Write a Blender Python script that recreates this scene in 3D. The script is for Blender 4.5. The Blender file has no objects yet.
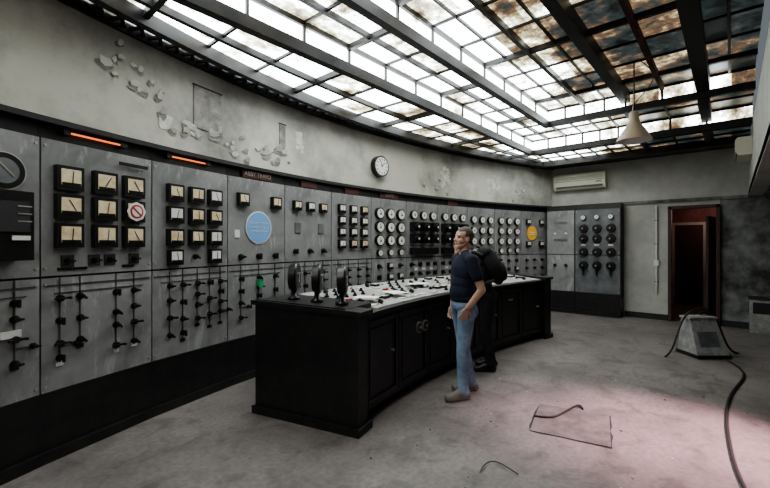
import bpy, math, random
import numpy as np
from mathutils import Matrix, Vector
random.seed(7)
scene = bpy.context.scene
COL = scene.collection
try:
    scene.view_settings.look = 'AgX - Medium High Contrast'
except Exception:
    pass

# ------------------------------------------------------------ materials
def newmat(name):
    m = bpy.data.materials.new(name); m.use_nodes = True
    nt = m.node_tree; nt.nodes.clear()
    out = nt.nodes.new('ShaderNodeOutputMaterial')
    b = nt.nodes.new('ShaderNodeBsdfPrincipled')
    nt.links.new(b.outputs[0], out.inputs[0])
    return m, nt, b

def mat(name, c, rough=0.6, metal=0.0, c2=None, scale=5.0, lo=0.4, hi=0.65, bump=0.0, stretch=(1,1,1), emit=None, es=1.0, spec=0.5):
    m, nt, b = newmat(name)
    b.inputs['Base Color'].default_value = (*c, 1)
    b.inputs['Roughness'].default_value = rough
    b.inputs['Metallic'].default_value = metal
    b.inputs['Specular IOR Level'].default_value = spec
    if emit:
        b.inputs['Emission Color'].default_value = (*emit, 1)
        b.inputs['Emission Strength'].default_value = es
    if c2 is not None or bump > 0:
        tc = nt.nodes.new('ShaderNodeTexCoord'); mp = nt.nodes.new('ShaderNodeMapping')
        mp.inputs['Scale'].default_value = stretch
        nt.links.new(tc.outputs['Object'], mp.inputs[0])
        n = nt.nodes.new('ShaderNodeTexNoise'); n.inputs['Scale'].default_value = scale
        n.inputs['Detail'].default_value = 8; n.inputs['Roughness'].default_value = 0.65
        nt.links.new(mp.outputs[0], n.inputs['Vector'])
        if c2 is not None:
            r = nt.nodes.new('ShaderNodeValToRGB')
            r.color_ramp.elements[0].position = lo; r.color_ramp.elements[0].color = (*c, 1)
            r.color_ramp.elements[1].position = hi; r.color_ramp.elements[1].color = (*c2, 1)
            nt.links.new(n.outputs[0], r.inputs[0]); nt.links.new(r.outputs[0], b.inputs['Base Color'])
        if bump > 0:
            bp = nt.nodes.new('ShaderNodeBump'); bp.inputs['Strength'].default_value = bump
            bp.inputs['Distance'].default_value = 0.02
            nt.links.new(n.outputs[0], bp.inputs['Height']); nt.links.new(bp.outputs[0], b.inputs['Normal'])
    return m

def panel_mat():
    # painted steel: grey, blotchy dust, faint wipe streaks
    m, nt, b = newmat('panel_steel'); L = nt.links.new
    tc = nt.nodes.new('ShaderNodeTexCoord')
    def noise(scale, st, det=8):
        mp = nt.nodes.new('ShaderNodeMapping'); mp.inputs['Scale'].default_value = st; L(tc.outputs['Object'], mp.inputs[0])
        n = nt.nodes.new('ShaderNodeTexNoise'); n.inputs['Scale'].default_value = scale; n.inputs['Detail'].default_value = det; n.inputs['Roughness'].default_value = .65
        n.inputs['Distortion'].default_value = .6
        L(mp.outputs[0], n.inputs['Vector']); return n
    n1 = noise(2.2, (1,1,1)); n2 = noise(9.0, (1,1,.25))
    r = nt.nodes.new('ShaderNodeValToRGB'); r.color_ramp.elements[0].position = .33; r.color_ramp.elements[0].color = (.17,.171,.175,1)
    r.color_ramp.elements[1].position = .68; r.color_ramp.elements[1].color = (.335,.333,.335,1); L(n1.outputs[0], r.inputs[0])
    r2 = nt.nodes.new('ShaderNodeValToRGB'); r2.color_ramp.elements[0].position = .56; r2.color_ramp.elements[0].color = (0,0,0,1)
    r2.color_ramp.elements[1].position = .70; r2.color_ramp.elements[1].color = (1,1,1,1); L(n2.outputs[0], r2.inputs[0])
    mx = nt.nodes.new('ShaderNodeMix'); mx.data_type = 'RGBA'; L(r2.outputs[0], mx.inputs[0]); L(r.outputs[0], mx.inputs[6]); mx.inputs[7].default_value = (.42,.42,.415,1)
    L(mx.outputs[2], b.inputs['Base Color']); b.inputs['Roughness'].default_value = .42
    return m
M_panel = panel_mat()
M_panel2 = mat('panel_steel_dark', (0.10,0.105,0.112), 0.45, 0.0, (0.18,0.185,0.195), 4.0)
M_black = mat('black_paint', (0.008,0.008,0.009), 0.4, 0.0, (0.018,0.017,0.017), 6.0)
M_blackm = mat('bakelite', (0.010,0.010,0.010), 0.3)
M_seam = mat('seam', (0.025,0.025,0.027), 0.7)
M_line = mat('mimic_line', (0.06,0.06,0.065), 0.5)
M_face = mat('meter_face', (0.80,0.70,0.50), 0.4, 0, (0.66,0.49,0.30), 14.0)
M_facew = mat('meter_face_white', (0.75,0.75,0.70), 0.35)
M_rim = mat('gauge_rim', (0.45,0.44,0.40), 0.35, 0.6)
M_white = mat('white_plate', (0.72,0.72,0.70), 0.5)
M_red = mat('red_plastic', (0.50,0.04,0.04), 0.4)
M_dred = mat('dark_red_plate', (0.10,0.03,0.025), 0.5)
M_blue = mat('blue_sign', (0.20,0.40,0.72), 0.5)
M_yel = mat('yellow_sign', (0.90,0.50,0.06), 0.5)
M_green = mat('green_plastic', (0.05,0.35,0.15), 0.4)
M_plaster = mat('plaster_band', (0.25,0.248,0.225), 0.8, 0, (0.55,0.54,0.48), 1.2, 0.32, 0.56, 0.2)
M_wall = mat('painted_wall', (0.38,0.38,0.35), 0.8, 0, (0.51,0.51,0.47), 2.2, 0.35, 0.65, 0.15)
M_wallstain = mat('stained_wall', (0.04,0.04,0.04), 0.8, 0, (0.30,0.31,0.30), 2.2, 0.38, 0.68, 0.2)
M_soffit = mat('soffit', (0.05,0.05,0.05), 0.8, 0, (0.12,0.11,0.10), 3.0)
M_flake = mat('peeled_flake', (0.66,0.65,0.60), 0.8)
M_patch = mat('bare_plaster', (0.20,0.195,0.175), 0.9, 0, (0.36,0.35,0.32), 9.0, 0.4, 0.62)
M_patchl = mat('lime_plaster', (0.56,0.55,0.50), 0.9, 0, (0.74,0.73,0.68), 9.0, 0.4, 0.62)
M_steel = mat('skylight_steel', (0.012,0.012,0.013), 0.5, 0.2, (0.04,0.03,0.022), 5.0, 0.5, 0.75)
M_rust = mat('rusty_steel', (0.035,0.015,0.010), 0.8, 0.0, (0.10,0.035,0.02), 5.0, 0.4, 0.7)
M_redroom = mat('corridor_wall', (0.14,0.06,0.055), 0.7, 0, (0.24,0.12,0.11), 3.0)
M_redwood = mat('door_wood', (0.05,0.024,0.022), 0.5)
M_ac = mat('ac_plastic', (0.66,0.64,0.52), 0.5)
M_acd = mat('ac_slot', (0.10,0.10,0.09), 0.6)
M_deskt = mat('desk_top', (0.26,0.26,0.26), 0.4, 0.0, (0.46,0.46,0.44), 4.0)
M_cable = mat('cable_rubber', (0.02,0.018,0.018), 0.5)
M_greybox = mat('box_grey', (0.24,0.24,0.24), 0.5, 0.1, (0.42,0.42,0.41), 7.0)
M_hatch = mat('hatch_steel', (0.085,0.075,0.073), 0.6, 0.0, (0.17,0.152,0.148), 5.0)
M_lampsh = mat('lamp_enamel', (0.42,0.34,0.25), 0.5)
M_orange = mat('orange_tube', (0.4,0.1,0.03), 0.5, emit=(1.0,0.24,0.07), es=1.3)
M_paper = mat('paper', (0.74,0.73,0.69), 0.7)
M_conduit = mat('conduit', (0.6,0.6,0.57), 0.5)

def floor_mat():
    m, nt, b = newmat('dusty_concrete')
    tc = nt.nodes.new('ShaderNodeTexCoord')
    n1 = nt.nodes.new('ShaderNodeTexNoise'); n1.inputs['Scale'].default_value = 0.9; n1.inputs['Detail'].default_value = 9; n1.inputs['Roughness'].default_value = 0.65
    n2 = nt.nodes.new('ShaderNodeTexNoise'); n2.inputs['Scale'].default_value = 26; n2.inputs['Detail'].default_value = 6
    n3 = nt.nodes.new('ShaderNodeTexNoise'); n3.inputs['Scale'].default_value = 3.5; n3.inputs['Detail'].default_value = 8; n3.inputs['Distortion'].default_value = 1.0
    for n in (n1, n2, n3): nt.links.new(tc.outputs['Object'], n.inputs['Vector'])
    r = nt.nodes.new('ShaderNodeValToRGB')
    r.color_ramp.elements[0].position = 0.32; r.color_ramp.elements[0].color = (0.125,0.110,0.107,1)
    r.color_ramp.elements[1].position = 0.66; r.color_ramp.elements[1].color = (0.245,0.220,0.213,1)
    nt.links.new(n1.outputs[0], r.inputs[0])
    def mul(a, src, p0, p1, dark):
        r2 = nt.nodes.new('ShaderNodeValToRGB')
        r2.color_ramp.elements[0].position = p0; r2.color_ramp.elements[0].color = (dark,dark,dark,1)
        r2.color_ramp.elements[1].position = p1; r2.color_ramp.elements[1].color = (1,1,1,1)
        nt.links.new(src, r2.inputs[0])
        mx = nt.nodes.new('ShaderNodeMix'); mx.data_type = 'RGBA'; mx.blend_type = 'MULTIPLY'; mx.inputs[0].default_value = 1
        nt.links.new(a, mx.inputs[6]); nt.links.new(r2.outputs[0], mx.inputs[7]); return mx.outputs[2]
    o = mul(r.outputs[0], n2.outputs[0], .3, .6, .75)
    o = mul(o, n3.outputs[0], .30, .50, .62)
    nt.links.new(o, b.inputs['Base Color'])
    b.inputs['Roughness'].default_value = 0.55
    bp = nt.nodes.new('ShaderNodeBump'); bp.inputs['Strength'].default_value = 0.2; bp.inputs['Distance'].default_value = 0.01
    nt.links.new(n2.outputs[0], bp.inputs['Height']); nt.links.new(bp.outputs[0], b.inputs['Normal'])
    return m
M_floor = floor_mat()

def glass_mat(name, strength, gradamt, shift=0.0):
    m, nt, b = newmat(name)
    L = nt.links.new
    tc = nt.nodes.new('ShaderNodeTexCoord')
    sp = nt.nodes.new('ShaderNodeSeparateXYZ'); L(tc.outputs['Object'], sp.inputs[0])
    n1 = nt.nodes.new('ShaderNodeTexNoise'); n1.inputs['Scale'].default_value = 1.9; n1.inputs['Detail'].default_value = 10; n1.inputs['Roughness'].default_value = 0.74
    L(tc.outputs['Object'], n1.inputs['Vector'])
    g = nt.nodes.new('ShaderNodeMapRange')
    g.inputs['From Min'].default_value = 2.2; g.inputs['From Max'].default_value = 0.9
    g.inputs['To Min'].default_value = shift; g.inputs['To Max'].default_value = gradamt + shift
    L(sp.outputs[1], g.inputs['Value'])
    def snap(o, d):
        a = nt.nodes.new('ShaderNodeMath'); a.operation = 'DIVIDE'; L(o, a.inputs[0]); a.inputs[1].default_value = d
        f = nt.nodes.new('ShaderNodeMath'); f.operation = 'FLOOR'; L(a.outputs[0], f.inputs[0]); return f.outputs[0]
    cb = nt.nodes.new('ShaderNodeCombineXYZ'); L(snap(sp.outputs[0], 0.6), cb.inputs[0]); L(snap(sp.outputs[1], 0.41), cb.inputs[1])
    wn = nt.nodes.new('ShaderNodeTexWhiteNoise'); L(cb.outputs[0], wn.inputs['Vector'])
    w = nt.nodes.new('ShaderNodeMapRange'); w.inputs['To Min'].default_value = -0.09; w.inputs['To Max'].default_value = 0.09
    L(wn.outputs['Value'], w.inputs['Value'])
    a1 = nt.nodes.new('ShaderNodeMath'); L(n1.outputs[0], a1.inputs[0]); L(g.outputs[0], a1.inputs[1])
    a2 = nt.nodes.new('ShaderNodeMath'); L(a1.outputs[0], a2.inputs[0]); L(w.outputs[0], a2.inputs[1])
    r = nt.nodes.new('ShaderNodeValToRGB'); cr = r.color_ramp
    cr.elements[0].position = 0.49; cr.elements[0].color = (0.91,0.97,0.97,1)
    cr.elements[1].position = 0.86; cr.elements[1].color = (0.0005,0.0008,0.0008,1)
    for p, c in ((0.55,(0.30,0.30,0.23)),(0.61,(0.09,0.078,0.05)),(0.68,(0.026,0.015,0.008)),(0.75,(0.0045,0.0065,0.0065))):
        e = cr.elements.new(p); e.color = (*c, 1)
    L(a2.outputs[0], r.inputs[0])
    b.inputs['Base Color'].default_value = (0.05,0.05,0.05,1)
    b.inputs['Roughness'].default_value = 0.4
    L(r.outputs[0], b.inputs['Emission Color']); b.inputs['Emission Strength'].default_value = strength  # daylight is put in as pane emission; no light passes through the glass
    return m
M_glass = glass_mat('dirty_skylight_glass', 9.0, 0.27)
M_glassw = glass_mat('clerestory_glass', 10.0, 0.20, -0.12)
M_glassd = glass_mat('frieze_glass', 1.2, 0.2, 0.05)

# ------------------------------------------------------------ mesh builder
class MB:
    def __init__(s): s.v=[]; s.f=[]; s.m=[]; s.mats=[]; s.M=Matrix.Identity(4); s.sm=[]
    def mi(s, m):
        if m not in s.mats: s.mats.append(m)
        return s.mats.index(m)
    def add(s, vs, fs, m, smooth=False):
        o=len(s.v); s.v += [tuple(s.M @ Vector(p)) for p in vs]
        k=s.mi(m)
        for f in fs: s.f.append([i+o for i in f]); s.m.append(k); s.sm.append(smooth)
    def box(s, c, d, m, R=None):
        hx,hy,hz=d[0]/2,d[1]/2,d[2]/2
        vs=[Vector((x,y,z)) for x in(-hx,hx) for y in(-hy,hy) for z in(-hz,hz)]
        if R is not None: vs=[R@p for p in vs]
        vs=[p+Vector(c) for p in vs]
        s.add(vs,[(0,1,3,2),(4,6,7,5),(0,4,5,1),(2,3,7,6),(0,2,6,4),(1,5,7,3)],m)
    def cone(s, a, b, ra, rb, m, n=16, caps=True, smooth=True):
        a=Vector(a); b=Vector(b); d=(b-a).normalized()
        x=d.orthogonal().normalized(); y=d.cross(x)
        vs=[]
        for p,r in((a,ra),(b,rb)):
            for i in range(n):
                t=2*math.pi*i/n; vs.append(p+x*math.cos(t)*r+y*math.sin(t)*r)
        s.add(vs,[(i,(i+1)%n,n+(i+1)%n,n+i) for i in range(n)],m,smooth)
        if caps:
            s.add(vs[:n],[tuple(range(n))[::-1]],m); s.add(vs[n:],[tuple(range(n))],m)
    def lathe(s, c, prof, m, n=24):
        vs=[];fs=[]
        for r,z in prof:
            for i in range(n):
                t=2*math.pi*i/n; vs.append((c[0]+r*math.cos(t),c[1]+r*math.sin(t),c[2]+z))
        for j in range(len(prof)-1):
            for i in range(n):
                fs.append((j*n+i,j*n+(i+1)%n,(j+1)*n+(i+1)%n,(j+1)*n+i))
        s.add(vs,fs,m,True)
    def ell(s, c, r, m, nu=20, nv=12, R=None):
        vs=[];fs=[]
        for j in range(nv+1):
            ph=math.pi*j/nv
            for i in range(nu):
                t=2*math.pi*i/nu
                p=Vector((r[0]*math.sin(ph)*math.cos(t),r[1]*math.sin(ph)*math.sin(t),r[2]*math.cos(ph)))
                if R is not None: p=R@p
                vs.append(p+Vector(c))
        for j in range(nv):
            for i in range(nu):
                fs.append((j*nu+i,(j+1)*nu+i,(j+1)*nu+(i+1)%nu,j*nu+(i+1)%nu))
        s.add(vs,fs,m,True)
    def build(s, name, parent=None, bevel=0.0):
        me=bpy.data.meshes.new(name); me.from_pydata(s.v,[],s.f)
        for m in s.mats: me.materials.append(m)
        me.polygons.foreach_set('material_index', s.m); me.polygons.foreach_set('use_smooth', s.sm)
        me.update()
        o=bpy.data.objects.new(name,me); COL.objects.link(o)
        if parent: o.parent=parent
        if bevel>0:
            md=o.modifiers.new('bevel','BEVEL'); md.width=bevel; md.segments=2; md.limit_method='ANGLE'
        return o
def empty(name, loc=(0,0,0)):
    e=bpy.data.objects.new(name,None); e.empty_display_size=0.2; COL.objects.link(e); e.location=loc; return e
def text(body, size, m, Mx, name, parent):
    c=bpy.data.curves.new(name,'FONT'); c.body=body; c.size=size; c.align_x='CENTER'; c.align_y='CENTER'; c.extrude=0.001
    c.materials.append(m)
    o=bpy.data.objects.new(name,c); COL.objects.link(o); o.matrix_world=Mx@Matrix.Rotation(math.pi/2,4,'X')
    if parent: o.parent=parent; o.matrix_parent_inverse=parent.matrix_world.inverted()
    return o
def cable(name, pts, r, m, parent=None):
    c=bpy.data.curves.new(name,'CURVE'); c.dimensions='3D'; c.bevel_depth=r; c.bevel_resolution=3
    sp=c.splines.new('NURBS'); sp.points.add(len(pts)-1); sp.use_endpoint_u=True; sp.order_u=4
    for i,p in enumerate(pts): sp.points[i].co=(*p,1)
    c.materials.append(m); o=bpy.data.objects.new(name,c); COL.objects.link(o)
    if parent: o.parent=parent
    return o

# ------------------------------------------------------------ plan curves
UB=10.2
U0=-2.6
def vw(u):
    if u<-0.6: return 3.3
    return 4.55-(u-4.5)**2/(20.8 if u<4.5 else 28.0)
def dvw(u):
    if u<-0.6: return 0.0
    return -2*(u-4.5)/(20.8 if u<4.5 else 28.0)
def vd(u): return 2.64-(u-4.5)**2/(16.4 if u<4.5 else 23.6)
def dvd(u): return -2*(u-4.5)/(16.4 if u<4.5 else 23.6)
def off(fn,dfn,u,o):
    t=Vector((1,dfn(u))).normalized(); n=Vector((t.y,-t.x))
    return u+n.x*o, fn(u)+n.y*o
def sweep(mb, fn, dfn, us, prof, m, caps=True, closed=True):
    vs=[];fs=[];k=len(prof)
    for u in us:
        for o,z in prof:
            x,y=off(fn,dfn,u,o); vs.append((x,y,z))
    kk=k if closed else k-1
    for i in range(len(us)-1):
        for j in range(kk):
            fs.append((i*k+j,i*k+(j+1)%k,(i+1)*k+(j+1)%k,(i+1)*k+j))
    if caps and closed:
        fs.append(tuple(range(k))); fs.append(tuple((len(us)-1)*k+j for j in range(k))[::-1])
    mb.add(vs,fs,m)
def lin(a,b,n): return [a+(b-a)*i/(n-1) for i in range(n)]

# ------------------------------------------------------------ room shell
mb=MB(); mb.box(((U0+13.4)/2,1.2,-0.1),(13.4-U0,9.0,0.2),M_floor); mb.build('floor')
us=[U0,-0.6]+lin(-0.58,UB+0.1,60)
mb=MB()
sweep(mb,vw,dvw,us,[(-0.40,0),(-0.55,0),(-0.55,3.6),(-0.40,3.6)],M_wallstain)
mb.build('wall_left')
mb=MB()
sweep(mb,vw,dvw,us,[(0.03,2.50),(0.03,3.45),(-0.40,3.45),(-0.40,2.50)],M_plaster)
sweep(mb,vw,dvw,us,[(0.05,2.49),(0.05,2.53),(0.0,2.53),(0.0,2.49)],M_seam)
band=mb.build('wall_upper_band')

VS=-2.7
DV0,DV1,DH=0.17,1.0,2.38
mb=MB()
mb.box((UB+0.15,(4.2+DV1)/2,1.72),(0.3,4.2-DV1,3.45),M_wall)
mb.box((UB+0.15,(DV0+DV1)/2,(DH+3.45)/2),(0.3,DV1-DV0,3.45-DH),M_wall)
mb.box((UB+0.15,(DV0-0.24)/2,(2.5+3.45)/2),(0.3,DV0+0.24,0.95),M_wall)
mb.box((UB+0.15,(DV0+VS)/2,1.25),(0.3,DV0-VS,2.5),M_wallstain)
mb.build('wall_back')
mb=MB(); mb.box(((U0+UB)/2,-0.34,2.975),(UB-U0,0.2,0.95),M_wall); mb.build('wall_right_bulkhead')
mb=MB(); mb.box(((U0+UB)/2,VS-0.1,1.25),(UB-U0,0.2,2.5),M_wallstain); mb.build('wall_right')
mb=MB(); mb.box((U0-0.1,0.8,1.8),(0.2,7.2,3.7),M_wall); mb.build('wall_front')
mb=MB()
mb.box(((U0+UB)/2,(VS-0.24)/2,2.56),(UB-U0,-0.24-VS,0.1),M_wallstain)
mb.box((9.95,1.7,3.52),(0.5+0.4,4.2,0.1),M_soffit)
mb.build('ceiling')

door=empty('door_1',(UB,0.58,0))
def child(o,par):
    o.parent=par; o.matrix_parent_inverse=Matrix.Translation(-par.location)
mb=MB()
mb.box((UB-0.01,DV1-0.03,DH/2),(0.14,0.06,DH),M_redwood)
mb.box((UB-0.01,DV0+0.03,DH/2),(0.14,0.06,DH),M_redwood)
mb.box((UB-0.01,0.585,DH-0.03),(0.14,0.83,0.06),M_redwood)
child(mb.build('door_frame'),door)
mb=MB()
R=Matrix.Rotation(math.radians(-12),3,'Z')
mb.box((UB+0.68,0.30,1.1),(0.76,0.045,2.15),M_redwood,R)
for z,h in((0.55,0.7),(1.55,0.95)):
    mb.box((UB+0.68,0.335,z),(0.5,0.02,h),M_redroom,R)
mb.cone((UB+0.98,0.33,1.05),(UB+0.98,0.42,1.05),0.02,0.02,M_rim)
child(mb.build('door_leaf'),door)
mb=MB()
mb.box((UB+1.7,1.5,1.3),(2.8,0.1,2.6),M_redroom)
mb.box((UB+1.7,-0.5,1.3),(2.8,0.1,2.6),M_redroom)
mb.box((UB+3.05,0.5,1.3),(0.1,2.0,2.6),M_redroom)
mb.box((UB+1.7,0.5,2.63),(2.8,2.1,0.06),M_redwood)
mb.box((UB+2.97,0.85,1.05),(0.06,0.6,2.1),M_redwood)
mb.box((UB+2.95,1.18,1.05),(0.1,0.07,2.1),M_wall)
mb.box((UB+2.95,0.52,1.05),(0.1,0.07,2.1),M_wall)
mb.box((UB+2.95,0.85,2.13),(0.1,0.73,0.07),M_wall)
mb.build('wall_corridor')
mb=MB()
mb.cone((UB-0.03,1.20,0.55),(UB-0.03,1.20,2.42),0.018,0.018,M_conduit,8)
mb.box((UB-0.03,1.20,1.2),(0.05,0.09,0.12),M_white)
for z in(0.8,1.6,2.1): mb.box((UB-0.02,1.20,z),(0.04,0.07,0.02),M_seam)
mb.build('wall_conduit')
mb=MB(); mb.box((UB-0.015,(1.79+1.0)/2,0.06),(0.03,0.79,0.12),M_seam)
mb.box((UB-0.015,(DV0+VS)/2,0.06),(0.03,DV0-VS,0.12),M_seam); mb.build('baseboard_back')
mb=MB(); mb.box((UB-0.02,1.32,2.5),(0.05,3.15,0.06),M_wallstain); mb.build('trim_1')

# ------------------------------------------------------------ skylight
sky=empty('window_1',(4,1.6,3.5))
H0,H1,H2=3.52,3.74,3.96
V1,V2,VR=3.12,2.45,-0.24
UE0,UE1,UE2=9.5,8.25,7.2
def vin(u): return max(vw(u)-0.34, V1+0.02)
g=MB()
uu=lin(U0,UE0,50)
vs=[];fs=[]
for u in uu: vs += [(u,vin(u),H0),(u,V1,H0)]
for i in range(len(uu)-1): fs.append((2*i,2*i+1,2*i+3,2*i+2))
g.add(vs,fs,M_glass)
g.add([(UE1,V1,H0),(UE0,V1,H0),(UE0,VR,H0),(UE1,VR,H0)],[(0,1,2,3)],M_glass)
g.add([(U0,V1,H0),(UE1,V1,H0),(UE1,V1,H1),(U0,V1,H1)],[(0,1,2,3)],M_glassw)
g.add([(UE1,VR,H0),(UE1,V1,H0),(UE1,V1,H1),(UE1,VR,H1)],[(0,1,2,3)],M_glassw)
g.add([(U0,V1,H1),(UE1,V1,H1),(UE1,V2,H1),(U0,V2,H1)],[(0,1,2,3)],M_glass)
g.add([(UE2,V2,H1),(UE1,V2,H1),(UE1,VR,H1),(UE2,VR,H1)],[(0,1,2,3)],M_glass)
g.add([(U0,V2,H1),(UE2,V2,H1),(UE2,V2,H2),(U0,V2,H2)],[(0,1,2,3)],M_glassw)
g.add([(UE2,VR,H1),(UE2,V2,H1),(UE2,V2,H2),(UE2,VR,H2)],[(0,1,2,3)],M_glassw)
g.add([(U0,VR,H2),(UE2,VR,H2),(UE2,V2,H2),(U0,V2,H2)],[(0,1,2,3)],M_glass)
child(g.build('glass'),sky)
g=MB(); vs=[];fs=[]
for u in uu:
    x,y=off(vw,dvw,u,0.0); vs += [(x,y+0.02,3.56),(u,vin(u),3.56)]
for i in range(len(uu)-1): fs.append((2*i,2*i+1,2*i+3,2*i+2))
g.add(vs,fs,M_glassd); child(g.build('frieze_glass'),sky)
f=MB()
def ubar(v,z,w,d,u0,u1,m=None): f.box(((u0+u1)/2,v,z-d/2),(u1-u0,w,d),m or M_steel)
def vbar(u,z,w,d,v0,v1): f.box((u,(v0+v1)/2,z-d/2),(w,abs(v1-v0),d),M_steel)
ubar(V1,H0+0.01,0.09,0.11,U0,UE1); ubar(V1,H1+0.03,0.06,0.08,U0,UE1)
ubar(V2,H1+0.01,0.09,0.11,U0,UE2); ubar(V2,H2+0.03,0.06,0.08,U0,UE2)
vbar(UE1,H0+0.01,0.08,0.10,VR,V1); vbar(UE1,H1+0.03,0.05,0.07,VR,V1)
vbar(UE2,H1+0.01,0.08,0.10,VR,V2); vbar(UE2,H2+0.03,0.05,0.07,VR,V2)
ubar(1.25,H2+0.02,0.12,0.18,U0,UE2); ubar(0.30,H2+0.02,0.15,0.24,U0,UE2)
ubar(0.30,H1+0.02,0.13,0.2,UE2,UE1); ubar(0.30,H0+0.02,0.13,0.1,UE1,UE0)
ubar(1.25,H1+0.02,0.08,0.1,UE2,UE1); ubar(1.25,H0+0.02,0.08,0.08,UE1,UE0)
ubar(1.85,H2+0.01,0.05,0.08,U0,UE2)
for v in(2.15,1.55): ubar(v,H2+0.01,0.025,0.04,U0,UE2)
ubar(0.78,H2+0.01,0.055,0.08,U0,UE2,M_rust)
ubar(0.02,H2+0.01,0.03,0.05,U0,UE2)
ubar(2.79,H1+0.01,0.04,0.06,U0,UE1)
for v in(2.45,2.15,1.85,1.55,0.78): ubar(v,H1+0.01,0.03,0.04,UE2,UE1)
for v in(3.12,2.79,2.45,2.15,1.85,1.55,0.78): ubar(v,H0+0.01,0.03,0.04,UE1,UE0)
vbar(UE0,H0+0.03,0.12,0.16,VR,3.6)
for u in(8.66,9.08): vbar(u,H0+0.01,0.03,0.04,VR,V1)
vbar(7.72,H1+0.01,0.03,0.04,VR,V1)
k=0; u=0.0-2.4
while u<UE0:
    major=(k%3==0)
    w,d=(0.05,0.07) if major else (0.025,0.035)
    if u<UE2-0.05: vbar(u,H2+0.01,w,d,VR,V2); 
    if u<UE2-0.05: f.box((u,V2-0.01,(H1+H2)/2),(0.025,0.03,H2-H1),M_steel)
    if u<UE1-0.05:
        vbar(u,H1+0.01,w,d,V2,V1); f.box((u,V1-0.01,(H0+H1)/2),(0.025,0.03,H1-H0),M_steel)
    vbar(u,H0+0.01,w,d,V1,vin(u))
    u+=0.6; k+=1
for v in(2.79,2.45,2.15,1.85,1.55,1.25,0.78,0.3): f.box((UE1-0.01,v,(H0+H1)/2),(0.03,0.03,H1-H0),M_steel)
for v in(2.15,1.85,1.55,1.25,0.78,0.3): f.box((UE2-0.01,v,(H1+H2)/2),(0.03,0.03,H2-H1),M_steel)
fin=lambda u: vin(u); dfin=lambda u: (vin(u+0.01)-vin(u-0.01))/0.02
sweep(f,fin,dfin,uu,[(0.04,3.40),(0.04,3.56),(-0.04,3.56),(-0.04,3.40)],M_steel)
fm=lambda u:(vin(u)+V1)/2+0.05
us2=[u for u in uu if u>0.6 and u<9.3]
sweep(f,fm,lambda u:(fm(u+0.01)-fm(u-0.01))/0.02,us2,[(0.025,3.46),(0.025,3.53),(-0.025,3.53),(-0.025,3.46)],M_steel)
n=64
pl=[(lambda u:(off(vw,dvw,u,0.02),(u,vin(u))))(u) for u in lin(-0.5,9.9,n)]
for i in range(n-1):
    (a0,b0),(a1,b1)=pl[i],pl[i+1]
    for p,q in((a0,b1),(b0,a1)):
        f.cone((p[0],p[1],3.47),(q[0],q[1],3.47),0.018,0.018,M_steel,5,False,False)
sweep(f,vw,dvw,us,[(0.07,3.42),(0.07,3.50),(-0.05,3.50),(-0.05,3.42)],M_steel)
child(f.build('frame'),sky)

# ------------------------------------------------------------ switchboard instruments
def sqmeter(mb,x,z,s=0.175,face=None):
    face=face or M_face
    mb.box((x,-0.025,z),(s,0.05,s),M_blackm)
    mb.box((x,-0.052,z+s*0.04),(s*0.74,0.006,s*0.66),face)
    mb.box((x,-0.056,z-s*0.24),(s*0.7,0.004,s*0.12),M_blackm)
    mb.box((x+s*0.05,-0.057,z+s*0.05),(s*0.03,0.003,s*0.5),M_blackm,Matrix.Rotation(random.uniform(-.6,.6),3,'Y'))
def rdmeter(mb,x,z,r=0.08,face=None,rim=None):
    mb.cone((x,0,z),(x,-0.05,z),r,r*0.95,rim or M_blackm,20)
    mb.cone((x,-0.05,z),(x,-0.054,z),r*0.78,r*0.78,face or M_facew,20)
    mb.box((x,-0.057,z+r*0.2),(r*0.06,0.003,r*0.8),M_blackm,Matrix.Rotation(random.uniform(-.9,.9),3,'Y'))
    mb.cone((x,-0.054,z-r*.1),(x,-0.060,z-r*.1),r*0.16,r*0.14,M_blackm,10)
def knob(mb,x,z,r=0.024):
    mb.cone((x,0,z),(x,-0.012,z),r*1.2,r*1.2,M_blackm,12)
    mb.cone((x,-0.012,z),(x,-0.05,z),r*0.8,r*0.7,M_blackm,10)
    mb.box((x,-0.055,z),(r*2.4,0.014,r*0.7),M_blackm,Matrix.Rotation(random.choice([0,math.pi/2,0.7]),3,'Y'))
def hswitch(mb,x,z):
    mb.cone((x,0,z),(x,-0.03,z),0.028,0.024,M_blackm,12)
    mb.box((x,-0.035,z),(0.095,0.02,0.016),M_blackm)
    mb.cone((x-0.046,-0.04,z),(x-0.046,-0.06,z),0.011,0.011,M_blackm,8)
    mb.cone((x+0.046,-0.04,z),(x+0.046,-0.06,z),0.011,0.011,M_blackm,8)
def mimic(mb,w,cols,z0,z1,seed,dens=4,light=False):
    rr=random.Random(seed); m=M_line
    zb=z1-0.05
    mb.box((w/2,-0.004,zb),(w*0.94,0.006,0.010),m)
    if rr.random()<0.6: mb.box((w/2,-0.004,zb-0.06),(w*0.8,0.006,0.007),m)
    for c in cols:
        ze=z0+rr.uniform(0.02,0.25)
        mb.box((c*w,-0.004,(zb+ze)/2+0.03),(0.008,0.006,zb-ze+0.06),m)
        z=zb-0.10
        for i in range(dens):
            if z<ze: break
            if rr.random()<0.4: hswitch(mb,c*w,z)
            else: knob(mb,c*w,z,0.023)
            z-=rr.choice([0.11,0.14,0.17])
        if rr.random()<0.5: mb.box((c*w+0.07,-0.004,ze+0.12),(0.14,0.006,0.008),m); knob(mb,c*w+0.11,ze+0.12,0.018)
        mb.box((c*w,-0.004,ze-0.01),(0.05,0.006,0.03),M_white if rr.random()<0.4 else M_blackm)
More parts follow.
